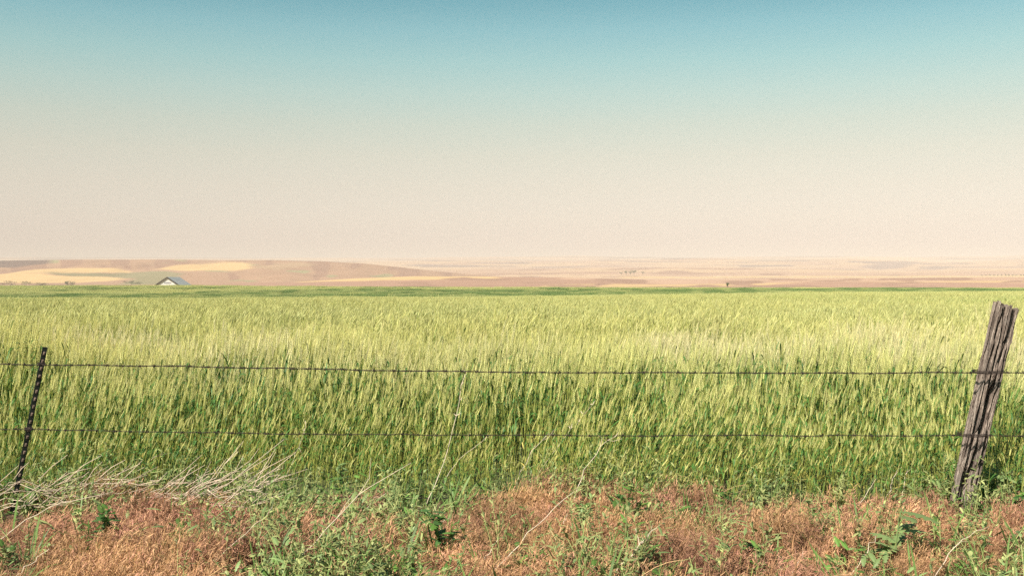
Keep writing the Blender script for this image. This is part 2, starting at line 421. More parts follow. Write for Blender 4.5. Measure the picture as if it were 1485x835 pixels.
pt, ix, ro, sc, ti = [], [], [], [], []
def lay(zone, x, y, sj, tilt):
    n = len(x); f, k = kinds[zone]
    z = G(x, y)
    h = 1.13 * (1 + (fbm(x * .16 + 5, y * .45, 61, 3) - .5) * .34)
    if zone < 3: h = h * (1 + (fbm(x * 1.1, y * .9, 63, 2) - .5) * (.42 if zone == 0 else .30))
    if zone == 0:
        edge = 6.88 + (fbm(x * 1.3, x * 0, 71, 3) - .5) * .9
        h = h * (.30 + .70 * smooth(-.25, 2.5, y - edge) ** .8) 
        keep = (y > edge) & (rng.random(n) < .35 + .65 * smooth(0, .5, y - edge)) & (rng.random(n) < .35 + .65 * smooth(.30, .42, fbm(x * 1.6, y * 1.6, 77, 2)))
    else: keep = np.ones(n, bool)
    a = x / np.maximum(y, 1) * F + CX
    warm = fbm(x * .12, y * .3, 81, 3)
    tn = np.stack([.93 + .20 * warm, .93 + .10 * warm, .92 - .1 * warm], 1)
    # greener, less ripe crop down in the far swale
    tt = (y - D1) / (D2 - D1)
    cp, tp = crest_py(a), top_py(a)
    pyv = cp + (tp - cp) * tt
    lim = np.interp(a, [0, 250, 500, 1000, 1485], [427, 426.5, 419, 418.6, 417.6])
    gn = np.where(zone == 4, smooth(-1.5, .8, pyv - lim + (fbm(a / 60., pyv / 3., 91, 3) - .5) * 5), 0)
    gn = np.maximum(gn, np.where(zone == 4, .85 * smooth(.6, .7, fbm(a / 45., pyv / 1.2, 95, 2)), 0))
    gn = gn * (.45 + .75 * smooth(.35, .65, fbm(a / 22., pyv / 1.5, 93, 3))); gn = np.clip(gn, 0, 1); gcol = np.array([.30, .46, .33])
    tn = tn * (1 - gn[:, None]) + tn * gcol * gn[:, None]
    lo = np.where((zone == 2) | (zone == 3), .30 * smooth(.58, .70, fbm(x * .03, y * .11, 97, 3)), 0)[:, None]
    tn = tn * (1 - lo) + tn * np.array([.6, .8, .55]) * lo
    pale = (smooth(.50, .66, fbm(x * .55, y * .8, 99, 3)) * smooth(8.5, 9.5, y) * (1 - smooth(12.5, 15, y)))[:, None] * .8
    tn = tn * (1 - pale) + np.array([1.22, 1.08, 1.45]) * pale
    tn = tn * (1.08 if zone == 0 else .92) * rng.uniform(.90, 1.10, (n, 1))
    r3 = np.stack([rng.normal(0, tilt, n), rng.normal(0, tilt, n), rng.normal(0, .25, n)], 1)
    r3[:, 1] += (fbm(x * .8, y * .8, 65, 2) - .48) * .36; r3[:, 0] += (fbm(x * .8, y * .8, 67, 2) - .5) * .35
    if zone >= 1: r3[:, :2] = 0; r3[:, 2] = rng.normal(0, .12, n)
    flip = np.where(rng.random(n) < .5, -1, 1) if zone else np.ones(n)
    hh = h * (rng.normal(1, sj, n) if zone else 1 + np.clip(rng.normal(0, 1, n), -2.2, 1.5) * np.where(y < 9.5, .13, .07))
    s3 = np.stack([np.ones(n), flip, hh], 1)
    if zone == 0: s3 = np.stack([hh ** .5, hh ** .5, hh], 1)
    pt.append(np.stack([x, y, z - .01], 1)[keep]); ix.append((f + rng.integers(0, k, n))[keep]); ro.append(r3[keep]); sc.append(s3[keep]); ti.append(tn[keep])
def tiles(zone, y0, y1, size, margin):
    xs, ysl = [], []
    for yv in np.arange(y0, y1, size):
        hw = .516 * (yv + size) + margin
        xv = np.arange(-hw, hw, size); xs.append(xv + rng.uniform(0, size)); ysl.append(np.full(len(xv), yv + size / 2))
    x = np.concatenate(xs); y = np.concatenate(ysl)
    x = x + rng.uniform(-.2, .2, len(x)) * size; y = y + rng.uniform(-.2, .2, len(x)) * size
    lay(zone, x, y, .04, 0)
n0 = 35500
y0 = np.sqrt(rng.uniform(6.7 ** 2, 13.2 ** 2, n0)); x0 = rng.uniform(-1, 1, n0) * (.516 * y0 + 3.0)
lay(0, x0, y0, .07, .05)
tiles(1, 13, 40, .5, 4)
tiles(2, 40, 100, 1.0, 6)
tiles(3, 100, DC + 25, 2.0, 8)
tiles(4, D1 - 25, D2 + 6, 4.0, 12)
stuff('wheat_crop', protos, np.concatenate(pt), np.concatenate(ix), np.concatenate(ro), np.concatenate(sc), np.concatenate(ti),
      'green ripening bearded wheat filling the field behind the wire fence', 'wheat')

# --- dry cheatgrass on the verge
def cheat(r, kind):
    mb = MB()
    for k in range(20):
        az = r.uniform(0, 6.28); bx, by = r.normal(0, .04, 2); h = r.uniform(.08, .24)
        lean = r.uniform(.02, .35) * h; dirx = math.cos(az) * lean + .16 * h; diry = math.sin(az) * lean
        t = np.linspace(0, 1, 6)
        pts = np.stack([bx + dirx * t ** 1.6, by + diry * t ** 1.6, h * (t - .12 * t ** 4)], 1)
        s = np.array([-math.sin(az), math.cos(az), 0])
        c = np.array([.44, .30, .17]) * r.uniform(.6, 1.2)
        mb.strip(pts, s, np.linspace(.0028, .0012, 6), c)
        if kind != 2:
            base_c = np.array([.42, .255, .20]) if kind == 0 else np.array([.47, .325, .215])
            for q in range(12):
                b = pts[2] + (pts[-1] - pts[2]) * r.uniform(.0, 1) ** .7
                dv = np.array([r.normal(.45, .35), r.normal(0, .35), r.uniform(-1.1, .7)]); dv /= np.linalg.norm(dv)
                L = r.uniform(.018, .042); sd = np.cross(dv, [0, 0, 1.]); sd /= np.linalg.norm(sd) + 1e-9
                w = r.uniform(.0010, .0022)
                b2 = b + dv * .006
                mb.add([b2, b2 + dv * L * .4 + sd * w, b2 + dv * L, b2 + dv * L * .4 - sd * w], [(0, 1, 2, 3)], base_c * r.uniform(.6, 1.3))
    if kind == 3:
        for k in range(3):
            az = r.normal(.2, 1.2); h = r.uniform(.12, .28); t = np.linspace(0, 1, 7)
            pts = np.stack([h * 1.1 * math.cos(az) * t ** 1.3, h * .8 * math.sin(az) * t ** 1.3, h * (t - .35 * t ** 3)], 1) + np.array([*r.normal(0, .04, 2), 0])
            mb.tube(pts, np.linspace(.0016, .0007, 7), 3, np.array([.56, .42, .26]) * r.uniform(.8, 1.15), cap=False)
    for k in range(12):
        az = r.uniform(0, 6.28)
        leaf_strip(mb, np.array([*r.normal(0, .05, 2), 0]), az, r.uniform(.06, .16), r.uniform(.002, .004), r.uniform(.6, 1.4), r.uniform(.1, .5), np.array([.42, .29, .16]) * r.uniform(.6, 1.2), 3)
    return mb.mesh('dry_sprig', M_dry)
dp = [cheat(np.random.default_rng(500 + k), (0, 1, 2, 0, 3, 1)[k % 6]) for k in range(24)]
n = 6200
yv = rng.uniform(4.0, 7.5, n); xv = rng.uniform(-1, 1, n) * (.516 * yv + 2.8)
edge = 7.0 + (fbm(xv * 1.6, xv * 0, 171, 3) - .5) * 1.2
a = xv / yv * F + CX
py = HY + EYE * F / yv
den = .80 + .2 * smooth(.4, .55, fbm(xv * 1.5, yv * 1.5, 173, 3))
den = den * (1 - .5 * smooth(310, 390, a) * (1 - smooth(560, 640, a)) * smooth(715, 745, py))
keep = (yv < edge) & (rng.random(n) < den)
gold = smooth(.42, .60, fbm(xv * .9, yv * 1.2, 175, 3) + .10 * smooth(750, 820, py) - .06)
pinkish = np.array([1.10, .86, .82]); golden = np.array([1.14, .97, .80])
tn = pinkish[None] * (1 - gold[:, None]) + golden[None] * gold[:, None]
tn = tn * rng.uniform(.8, 1.2, (n, 1)) * (.50 + .78 * fbm(xv * 2.4, yv * 2.4, 179, 2))[:, None]
r3 = np.stack([rng.normal(0, .15, n), rng.normal(.05, .15, n), rng.uniform(-.7, .7, n)], 1)
s1 = (.45 + 1.15 * fbm(xv * 2.6, yv * 2.6, 177, 3)) * rng.uniform(.75, 1.2, n)
s1 = s1 * (1 + .25 * smooth(6.3, 6.8, yv) * smooth(.42, .6, fbm(xv * 1.9, yv * 0, 181, 3)))
s1 = s1 * (1 - .5 * np.exp(-((a - 1400) / 40.) ** 2) - .45 * np.exp(-((a - 25) / 40.) ** 2) * smooth(690, 720, py))
s3 = np.stack([s1, s1, s1 * .92], 1)
stuff('dry_grass', dp, np.stack([xv, yv, G(xv, yv) - .005], 1)[keep], rng.integers(0, 24, n)[keep], r3[keep], s3[keep], tn[keep],
      'reddish tan dry cheatgrass matted over the verge in front of the fence', 'dry grass')

# --- green weed cover between the dry grass
def leaf_blade(mb, base, az, up, L, w, col, fold=.25, lobes=0, droop=.3):
    """a solid-shaped leaf: two halves folded along a midrib, optional lobed outline"""
    d = np.array([math.cos(az) * math.cos(up), math.sin(az) * math.cos(up), math.sin(up)])
    side = np.array([-math.sin(az), math.cos(az), 0]); nrm = np.cross(d, side)
    m = 11 if lobes else 5
    t = np.linspace(0, 1, m)
    mid = base + np.outer(t * L, d) - np.outer(droop * L * t ** 2, [0, 0, 1])
    ww = w * .5 * np.sin(np.pi * np.clip(.08 + .92 * t, 0, 1)) ** .8
    if lobes: ww = ww * np.where(np.arange(m) % 2, 1.3, .6)
    ww[-1] = 0
    Lf = mid + side * ww[:, None] - nrm * (ww * fold)[:, None]; Rt = mid - side * ww[:, None] - nrm * (ww * fold)[:, None]
    V = np.concatenate([mid, Lf, Rt]); Fc = []
    for i in range(m - 1):
        Fc += [(i, i + 1, m + i + 1, m + i), (i, 2 * m + i, 2 * m + i + 1, i + 1)]
    mb.add(V, Fc, col)
GRN = np.array([.09, .17, .035]); SAGE = np.array([.31, .33, .13]); BLUE = np.array([.165, .225, .085]); DGRN = np.array([.05, .105, .03])
def weed(r, kind):
    mb = MB()
    if kind == 0:      # pale stem hung with small pods and leaves
        for k in range(r.integers(2, 5)):
            h = r.uniform(.14, .34); lx, ly = r.normal(.05, .07), r.normal(0, .05)
            t = np.linspace(0, 1, 5); pts = np.stack([lx * t ** 1.5 + r.normal(0, .02), ly * t ** 1.5 + r.normal(0, .02), h * t], 1)
            mb.tube(pts, np.linspace(.0028, .0012, 5), 3, SAGE * 1.1, cap=False)
            for q in range(16):
                u = r.uniform(.2, 1); b = np.array([np.interp(u, t, pts[:, c]) for c in range(3)])
                leaf_blade(mb, b, r.uniform(0, 6.28), r.uniform(-.2, 1.1), r.uniform(.018, .05), r.uniform(.006, .015), (SAGE if r.random() < .6 else BLUE) * r.uniform(.7, 1.2))
    elif kind == 1:    # leafy sprawling
        for k in range(16):
            b = np.array([*r.normal(0, .05, 2), abs(r.normal(.05, .05))])
            leaf_blade(mb, b, r.uniform(0, 6.28), r.uniform(0, .9), r.uniform(.04, .09), r.uniform(.014, .03), (GRN if r.random() < .6 else BLUE) * r.uniform(.7, 1.3), lobes=k % 2)
    else:              # grass-like green blades
        for k in range(10):
            leaf_strip(mb, np.array([*r.normal(0, .03, 2), 0]), r.normal(.3, 1.3), r.uniform(.15, .34), r.uniform(.005, .010), r.uniform(.8, 1.4), r.uniform(.1, .6), np.array([.12, .19, .05]) * r.uniform(.7, 1.3), 4, r.uniform(-.6, .6))
    return mb.mesh('weed_sprig', M_weed)
wp = [weed(np.random.default_rng(800 + k), k % 3) for k in range(21)]
n = 8600
yv = rng.uniform(4.0, 7.3, n); xv = rng.uniform(-1, 1, n) * (.516 * yv + 2.8)
a = xv / yv * F + CX; py = HY + EYE * F / yv
g = .15 + .50 * smooth(300, 390, a) * (1 - smooth(600, 680, a)) * smooth(715, 760, py)
g += .30 * (1 - smooth(400, 480, a)) * smooth(60, 130, a) * smooth(690, 708, py) * (1 - smooth(755, 790, py))
g += .28 * smooth(800, 850, a) * (1 - smooth(960, 1010, a))
g += .30 * smooth(690, 700, py) * (1 - smooth(718, 735, py))
g += .22 * smooth(1380, 1420, a)
g = g * (.3 + 1.3 * smooth(.42, .62, fbm(xv * 2.3, yv * 2.3, 191, 3)))
keep = rng.random(n) < g
tn = np.ones((n, 3)) * rng.uniform(.8, 1.2, (n, 1))
s1 = rng.uniform(.75, 1.4, n); s3 = np.stack([s1, s1, s1], 1)
r3 = np.stack([rng.normal(0, .12, n), rng.normal(.05, .12, n), rng.uniform(0, 6.28, n)], 1)
stuff('weed_cover', wp, np.stack([xv, yv, G(xv, yv) - .005], 1)[keep], rng.integers(0, 21, n)[keep], r3[keep], s3[keep], tn[keep],
      'small green weeds scattered through the dry verge grass', 'weeds')

# ------------------------------------------------------------------ single weeds on the verge
def gd(py, px=742, up=0.0):
    d = EYE * F / (py - HY)
    for _ in range(12): d = .5 * d + .5 * (EYE - float(G((px - CX) / F * d, d)) - up) * F / (py - HY)
    return d
def weed_plant(px, py, kind, size, label, seed):
    r = np.random.default_rng(seed); d = gd(py, px); size = size * 1.15 + .04; p = P(px, py, d); p[2] = float(G(p[0], p[1])) - .005
    t = thing('weed_plant', p, label, 'weed', 'green weeds on the verge')
    st = MB(); lf = MB(); h = size
    if kind == 'broad':
        tt = np.linspace(0, 1, 5); pts = np.stack([.10 * h * tt ** 2, 0 * tt, h * .9 * tt], 1); st.tube(pts, np.linspace(.006, .003, 5), 5, BLUE * 1.2)
        for k in range(11):
            u = r.uniform(.05, .95); b = np.array([.10 * h * u * u, 0, h * .9 * u])
            leaf_blade(lf, b, k * 2.4 + r.normal(0, .3), r.uniform(.1, .8), h * r.uniform(.34, .55), h * r.uniform(.17, .24), BLUE * r.uniform(.75, 1.25), lobes=1, droop=.35)
    elif kind == 'leafy':
        for k in range(3):
            ax, ay = r.normal(.05, .12, 2) * h; tt = np.linspace(0, 1, 5)
            pts = np.stack([ax * tt, ay * tt, h * r.uniform(.75, 1) * tt], 1); st.tube(pts, np.linspace(.005, .002, 5), 4, GRN * 1.3)
            for q in range(15):
                u = r.uniform(.12, 1); b = np.array([np.interp(u, tt, pts[:, c]) for c in range(3)])
                leaf_blade(lf, b, r.uniform(0, 6.28), r.uniform(-.1, .9), r.uniform(.05, .10), r.uniform(.025, .05), (DGRN if r.random() < .5 else GRN) * r.uniform(.7, 1.4), lobes=q % 2, droop=.3)
    elif kind == 'sage':
        for k in range(6):
            ax, ay = r.normal(.10, .13, 2) * h; tt = np.linspace(0, 1, 5)
            pts = np.stack([ax * tt ** 1.4, ay * tt, h * r.uniform(.7, 1) * tt], 1); st.tube(pts, np.linspace(.004, .0015, 5), 4, SAGE)
            for q in range(24):
                u = r.uniform(.1, 1); b = np.array([np.interp(u, tt, pts[:, c]) for c in range(3)])
                leaf_blade(lf, b, r.uniform(0, 6.28), r.uniform(.1, 1.2), r.uniform(.03, .065), r.uniform(.010, .022), SAGE * r.uniform(.7, 1.25), droop=.2)
    elif kind == 'blade':
        st.tube([(0, 0, 0), (.005, 0, h * .3), (.012, 0, h * .55)], [.004, .003, .002], 4, GRN)
        for k, az in enumerate((math.pi * .97, .1, -.2, 2.6, .6)):
            leaf_strip(lf, np.array([0, 0, .02 * k]), az, h * r.uniform(.8, 1.1), .022, r.uniform(.75, 1.15), r.uniform(.05, .3), BLUE * r.uniform(.9, 1.25), 5, .5)
    else:   # tall: upright sowthistle, leaves clasping a tall stem
        tt = np.linspace(0, 1, 7); pts = np.stack([.04 * h * np.sin(tt * 3), .02 * h * tt, h * tt], 1); st.tube(pts, np.linspace(.006, .003, 7), 5, GRN * 1.2)
        for q in range(20):
            u = r.uniform(.05, 1); b = np.array([np.interp(u, tt, pts[:, c]) for c in range(3)])
            leaf_blade(lf, b, r.uniform(0, 6.28), r.uniform(.1, 1.0), r.uniform(.06, .13) * (1.15 - .5 * u), r.uniform(.02, .035), (BLUE if r.random() < .5 else DGRN * 1.3) * r.uniform(.8, 1.2), lobes=1, droop=.45)
    st.build('stem', M_plant, t); lf.build('foliage', M_plant, t)
    return t
for k, w in enumerate([
    (1297, 832, 'broad', .30, 'broad jagged blue-green weed alone on tan grass at lower right'),
    (1424, 776, 'broad', .13, 'low jagged leaf rosette in dry grass right of the wooden post foot'),
    (1442, 735, 'broad', .24, 'broad-leaved pale weed just right of the leaning wooden post'),
    (1380, 742, 'sage', .16, 'small pale weed against the left foot of the wooden post'),
    (1478, 768, 'leafy', .22, 'leafy green weed at the right edge of the verge'),
    (912, 782, 'leafy', .25, 'dark leafy clump beneath the bottom wire right of centre'),
    (848, 788, 'leafy', .15, 'low leafy weed just left of the dark clump under the wire'),
    (979, 738, 'sage', .20, 'bushy pale sage-green weed at the wheat edge right of centre'),
    (1049, 758, 'leafy', .16, 'slim dark weed standing in pink dry grass by the wheat edge'),
    (1172, 790, 'tall', .20, 'thin dark leafy weed in the middle of the reddish grass'),
    (1214, 778, 'sage', .34, 'tall narrow sage-green weed left of the wooden post'),
    (222, 748, 'sage', .26, 'pale sage weed under the left end of the dead brush heap'),
    (409, 765, 'tall', .48, 'tallest upright green weed at the right end of the dead brush'),
    (492, 742, 'tall', .26, 'short upright dark weed right of the tall one'),
    (556, 752, 'tall', .30, 'upright weed where pale stalks cross left of centre'),
    (660, 752, 'blade', .20, 'weed with two long strap leaves opening in a V'),
    (646, 822, 'leafy', .22, 'leafy green clump low in the verge left of centre'),
    (160, 806, 'leafy', .22, 'lone green clump in orange grass at lower left'),
    (46, 752, 'leafy', .15, 'dark weed crowding the foot of the steel post'),
    (88, 742, 'tall', .24, 'upright weed just right of the steel post foot'),
    (470, 832, 'sage', .20, 'pale podded weed along the lower edge left of centre'),
    (545, 800, 'sage', .20, 'pale podded weed amid green ground left of centre'),
    (1088, 838, 'leafy', .14, 'small dark weed at the bottom edge right of centre'),
]):
    weed_plant(*w[:4], w[4], 300 + k)

# ------------------------------------------------------------------ dead stalks
BL = np.array([.54, .435, .33])
def dead_stalk(px_pts, label, rad=.0042, d0=None, dd=0.0, twigs=0, seed=0, tuft=0, grp='bleached dead stalks on the verge'):
    r = np.random.default_rng(seed); d0 = d0 or gd(px_pts[0][1], px_pts[0][0], .075)
    ctl = np.array([P(x, y, d0 + dd * i / max(1, len(px_pts) - 1)) for i, (x, y) in enumerate(px_pts)])
    u = np.linspace(0, 1, len(ctl)); uu = np.linspace(0, 1, 11)
    pts = np.stack([np.interp(uu, u, ctl[:, c]) for c in range(3)], 1)
    sm = pts.copy()
    for _ in range(2): sm[1:-1] = (sm[:-2] + 2 * sm[1:-1] + sm[2:]) / 4
    pts = sm + r.normal(0, .0055, sm.shape)
    o = pts[0].copy(); pts -= o; rad *= .78
    tone = BL * r.uniform(.85, 1.1)
    mb = MB(); mb.tube(pts, np.linspace(rad, rad * .45, 11), 5, tone)
    t = thing('dead_stalk', o, label, 'dead stalk', grp)
    mb.build('stem', M_stalk, t, smoothed=True)
    if twigs or tuft:
        L = np.linalg.norm(pts[-1])
        for k in range(twigs):
            i = r.integers(4, 10); b = pts[i]; dv = pts[min(i + 1, 10)] - pts[i - 1]; dv = dv / np.linalg.norm(dv)
            dv = dv + r.normal(0, .55, 3) * np.array([1, .6, 1]); dv /= np.linalg.norm(dv); l = r.uniform(.12, .3) * L
            q = np.stack([b, b + dv * l * .5 + r.normal(0, .008, 3), b + dv * l + r.normal(0, .012, 3)])
            tw = MB(); tw.tube(q, [rad * .5, rad * .4, rad * .25], 4, tone); tw.build('twig', M_stalk, t)
        for k in range(tuft):
            b = pts[-1 - (k % 4)]; dv = np.array([r.normal(.1, .5), r.normal(0, .4), r.uniform(.1, .9)]); dv /= np.linalg.norm(dv)
            e = b + dv * r.uniform(.02, .05)
            tw = MB(); tw.tube(np.stack([b, (b + e) / 2 + r.normal(0, .003, 3), e]), [.0022, .003, .0008], 4, tone * 1.05); tw.build('seed_head', M_stalk, t)
    return t
for k, s in enumerate([
    ([(-12, 790), (30, 757), (70, 735), (112, 724), (165, 711)], 'long pale stalk sweeping up from the left edge of the picture', .0042, 1, 0),
    ([(22, 838), (48, 812), (78, 789)], 'short pale stalk at the bottom left corner', .004, 0, 0),
    ([(-14, 688), (18, 680), (52, 673), (84, 666)], 'pale stalk crossing in front of the steel post', .004, 1, 0),
    ([(-10, 716), (22, 700), (40, 684), (66, 662)], 'thin stalk rising past the lower steel post', .003, 1, 0),
    ([(30, 745), (48, 722), (68, 700)], 'thick broken stalk leaning at the foot of the steel post', .005, 2, 0),
    ([(110, 722), (128, 702), (150, 676)], 'slender stalk leaning up right of the steel post', .0032, 0, 0),
    ([(160, 712), (190, 690), (226, 661), (240, 655)], 'slender stalk over the wheat left of the brush heap', .0032, 1, 0),
    ([(618, 733), (634, 700), (650, 655), (664, 590), (675, 540)], 'tallest dead stalk, reaching the top wire in front of the wheat', .0042, 0, 9),
    ([(636, 706), (662, 668), (690, 645), (712, 632)], 'curved stalk leaning right beside the tallest one', .0036, 0, 0),
    ([(742, 720), (754, 690), (766, 660), (780, 646), (797, 628)], 'kinked forked stalk in front of wheat at centre', .0042, 2, 0),
    ([(706, 842), (748, 792), (786, 752), (832, 714)], 'long straight stalk lying diagonally on grass at bottom centre', .0038, 0, 0),
    ([(827, 748), (836, 715), (848, 680), (866, 650), (892, 634)], 'curved stalk arching right over the bottom wire', .0042, 2, 2),
    ([(420, 826), (468, 772), (500, 738), (548, 697), (594, 672)], 'long diagonal stalk over the green weeds left of centre', .0038, 2, 0),
    ([(508, 756), (534, 733), (566, 710)], 'short stalk lying parallel beside the long diagonal one', .0042, 1, 0),
    ([(284, 838), (322, 800), (352, 782), (396, 734)], 'thin diagonal stalk across orange grass at lower left', .0036, 0, 0),
    ([(404, 772), (424, 765), (446, 770), (462, 780)], 'stalk bent into a low arch among green weeds', .0036, 0, 0),
    ([(590, 792), (622, 764), (652, 752)], 'bent reed arching left of the strap-leaved weed', .0036, 0, 0),
    ([(880, 840), (916, 804), (938, 775), (956, 762)], 'frayed stalk lying on grass below the dark leafy clump', .0055, 4, 0),
    ([(1054, 783), (1072, 772), (1094, 768), (1116, 768)], 'bent stalk lying flat on reddish grass right of centre', .0036, 0, 0),
    ([(1066, 768), (1072, 752), (1092, 740)], 'small hooked stalk above the flat bent one', .003, 0, 0),
    ([(1236, 834), (1252, 806), (1270, 778)], 'thin upright stalk left of the broad jagged weed', .0036, 0, 0),
    ([(1284, 724), (1292, 700), (1306, 676)], 'pale stalk leaning before wheat, left of wooden post', .0038, 1, 0),
    ([(1306, 724), (1310, 705), (1316, 680)], 'short stalk nearest the wooden post at the wheat edge', .0034, 1, 0),
    ([(1236, 742), (1258, 715), (1270, 692)], 'thin stalk standing beside the tall sage-green weed', .003, 0, 0),
    ([(1322, 732), (1344, 735), (1372, 728)], 'reddish stalk lying flat at the wooden post foot', .0036, 0, 0),
    ([(1144, 836), (1158, 815), (1168, 802)], 'short stalk at the bottom edge under the thin dark weed', .0036, 0, 0),
    ([(770, 706), (792, 668), (824, 628), (858, 586)], 'thin seedy stalk rising through the wires right of centre', .0028, 1, 8),
    ([(410, 700), (422, 672), (436, 640), (444, 615)], 'thin twisted stalk rising behind the tall green weed', .003, 2, 3),
    ([(700, 812), (715, 790), (728, 776)], 'small twig just left of the long bottom-centre stalk', .0034, 0, 0),
    ([(812, 772), (818, 756), (822, 745)], 'small white twig right of the long bottom-centre stalk', .0038, 0, 0),
    ([(1354, 838), (1380, 800), (1400, 778), (1432, 760)], 'straw reed leaning across tan grass at lower right', .003, 1, 0),
    ([(858, 742), (874, 728), (896, 722), (906, 720)], 'low arched reed just under the bottom wire', .003, 0, 0),
]):
    dead_stalk(s[0], s[1], s[2], twigs=s[3], tuft=s[4], seed=40 + k, dd=.12)

def brush(anchor, d, ends, label, seed, spread):
    r = np.random.default_rng(seed); o = P(*anchor, d); o[2] = float(G(o[0], o[1]))
    t = thing('dead_brush', o, label, 'dead brush', 'heaps of dead brush')
    for (bx, by, ex, ey, rad) in ends:
        dv = d + r.normal(0, .08)
        a_ = P(bx, by, dv) - o; b_ = P(ex, ey, dv + r.normal(.05, .06)) - o
        tt = np.linspace(0, 1, 7)[:, None]; L = np.linalg.norm(b_ - a_)
        pts = a_ + (b_ - a_) * tt + np.array([0, 0, 1.]) * (-.10 * L * np.sin(np.pi * tt)) + r.normal(0, .013, (7, 3))
        main = MB(); main.tube(pts, np.linspace(rad, rad * .5, 7) * .72, 5, BL * r.uniform(.65, 1.1)); main.build('branch', M_stalk, t, smoothed=True)
        for q in range(3):
            i = r.integers(1, 6); v = (b_ - a_) / L + r.normal(0, .45, 3); v /= np.linalg.norm(v); l = L * r.uniform(.15, .4)
            fine = MB(); fine.tube([pts[i], pts[i] + v * l * .5 + r.normal(0, .01, 3), pts[i] + v * l], [rad * .5, rad * .4, rad * .2], 4, BL * r.uniform(.75, 1.05)); fine.build('twig', M_stalk, t)
    for k in range(spread[4]):
        x0_ = r.uniform(spread[0], spread[1]); y0_ = r.uniform(spread[2], spread[3]); dv = d + r.normal(0, .1)
        l = r.uniform(25, 75); an = r.normal(.42, .42)
        q = np.stack([P(x0_, y0_, dv), P(x0_ + l * .5 * math.cos(an), y0_ - l * .5 * math.sin(an) + r.normal(0, 4), dv), P(x0_ + l * math.cos(an), y0_ - l * math.sin(an), dv + .05)]) - o
        fine = MB(); fine.tube(q, [.0027, .0022, .0012], 4, BL * np.array([1, .95, .95]) * r.uniform(.5, 1.05)); fine.build('twig', M_stalk, t)
brush((290, 745), 6.36, [
    (232, 730, 345, 655, .0045), (240, 735, 352, 662, .004), (256, 726, 408, 634, .005), (262, 732, 366, 700, .0055), (236, 726, 300, 700, .004),
    (300, 717, 410, 690, .005), (330, 712, 400, 660, .0035), (250, 722, 320, 672, .004), (290, 700, 296, 678, .0035), (372, 702, 410, 672, .004), (222, 715, 262, 690, .0035), (362, 704, 404, 688, .004)],
    'tumbled heap of bleached dead brush in front of the wheat', 61, (225, 390, 694, 736, 60))
brush((40, 748), 6.42, [
    (-20, 742, 56, 700, .0045), (0, 735, 60, 712, .004), (20, 742, 52, 708, .004), (-25, 720, 20, 695, .004), (108, 718, 165, 704, .004), (90, 728, 150, 712, .004)],
    'thin scatter of dead brush around the steel post foot', 62, (-25, 225, 694, 738, 72))

# ------------------------------------------------------------------ fence
FD = 6.80
# wooden post ------------------------------------------------------------
def wood_mat():
    m, nt, out = new_mat('weathered_wood'); L = nt.links
    tc = N(nt, 'ShaderNodeTexCoord'); mp = N(nt, 'ShaderNodeMapping'); mp.inputs['Scale'].default_value = (1, 1, .06)
    L.new(tc.outputs['Object'], mp.inputs[0])
    n1 = N(nt, 'ShaderNodeTexNoise'); n1.inputs['Scale'].default_value = 70; n1.inputs['Detail'].default_value = 6; n1.inputs['Roughness'].default_value = .7
    L.new(mp.outputs[0], n1.inputs['Vector'])
    n2 = N(nt, 'ShaderNodeTexNoise'); n2.inputs['Scale'].default_value = 9; n2.inputs['Detail'].default_value = 4
    L.new(tc.outputs['Object'], n2.inputs['Vector'])
    cr = N(nt, 'ShaderNodeValToRGB'); e = cr.color_ramp.elements
    e[0].position = .33; e[0].color = (.04, .028, .024, 1); e[1].position = .68; e[1].color = (.50, .41, .345, 1)
    x = e.new(.5); x.color = (.185, .142, .12, 1)
    L.new(n1.outputs[0], cr.inputs[0])
    c = mixcol(nt, 'MIX', cr.outputs[0], (.30, .31, .29), 0)
    mr = N(nt, 'ShaderNodeMapRange'); mr.inputs[1].default_value = .5; mr.inputs[2].default_value = .75; mr.inputs[4].default_value = .5
    L.new(n2.outputs[0], mr.inputs[0])
    c = mixcol(nt, 'MIX', cr.outputs[0], (.21, .185, .17), mr.outputs[0])
    n3 = N(nt, 'ShaderNodeTexNoise'); n3.inputs['Scale'].default_value = 150; n3.inputs['Detail'].default_value = 3
    mp2 = N(nt, 'ShaderNodeMapping'); mp2.inputs['Scale'].default_value = (1, 1, .35); L.new(tc.outputs['Object'], mp2.inputs[0]); L.new(mp2.outputs[0], n3.inputs['Vector'])
    ad = N(nt, 'ShaderNodeMath', operation='ADD'); L.new(n1.outputs[0], ad.inputs[0]); L.new(n3.outputs[0], ad.inputs[1])
    b = N(nt, 'ShaderNodeBsdfPrincipled'); b.inputs['Roughness'].default_value = .95; b.inputs['Specular IOR Level'].default_value = .1
    bp = N(nt, 'ShaderNodeBump'); bp.inputs['Strength'].default_value = 1; bp.inputs['Distance'].default_value = .012
    L.new(ad.outputs[0], bp.inputs['Height']); L.new(bp.outputs[0], b.inputs['Normal'])
    L.new(c, b.inputs['Base Color']); L.new(b.outputs[0], out.inputs[0])
    return m
M_wood = wood_mat()
pb = P(1391.5, 742, FD + .055); ptp = P(1459, 444, FD + .07)
ax = ptp - pb; HL = np.linalg.norm(ax)
t = thing('fence_post', pb, 'weathered grey split wooden post leaning right, deeply grooved', 'fence post', 'fence posts')
nt_, nr_ = 180, 130
th = np.linspace(0, 2 * math.pi, nt_, endpoint=False); tv = np.linspace(-.16, 1, nr_)
TH, TV = np.meshgrid(th, tv)
rx, ry = .076, .058
c_, s_ = np.cos(TH), np.sin(TH); ee = 2.9
rad = 1 / ((np.abs(c_) / rx) ** ee + (np.abs(s_) / ry) ** ee) ** (1 / ee)
rad = rad * (1.0 + .05 * (TV - .5) + .07 * (fbm(TV * 3, c_ * 1.2 + 5, 205, 2) - .5))
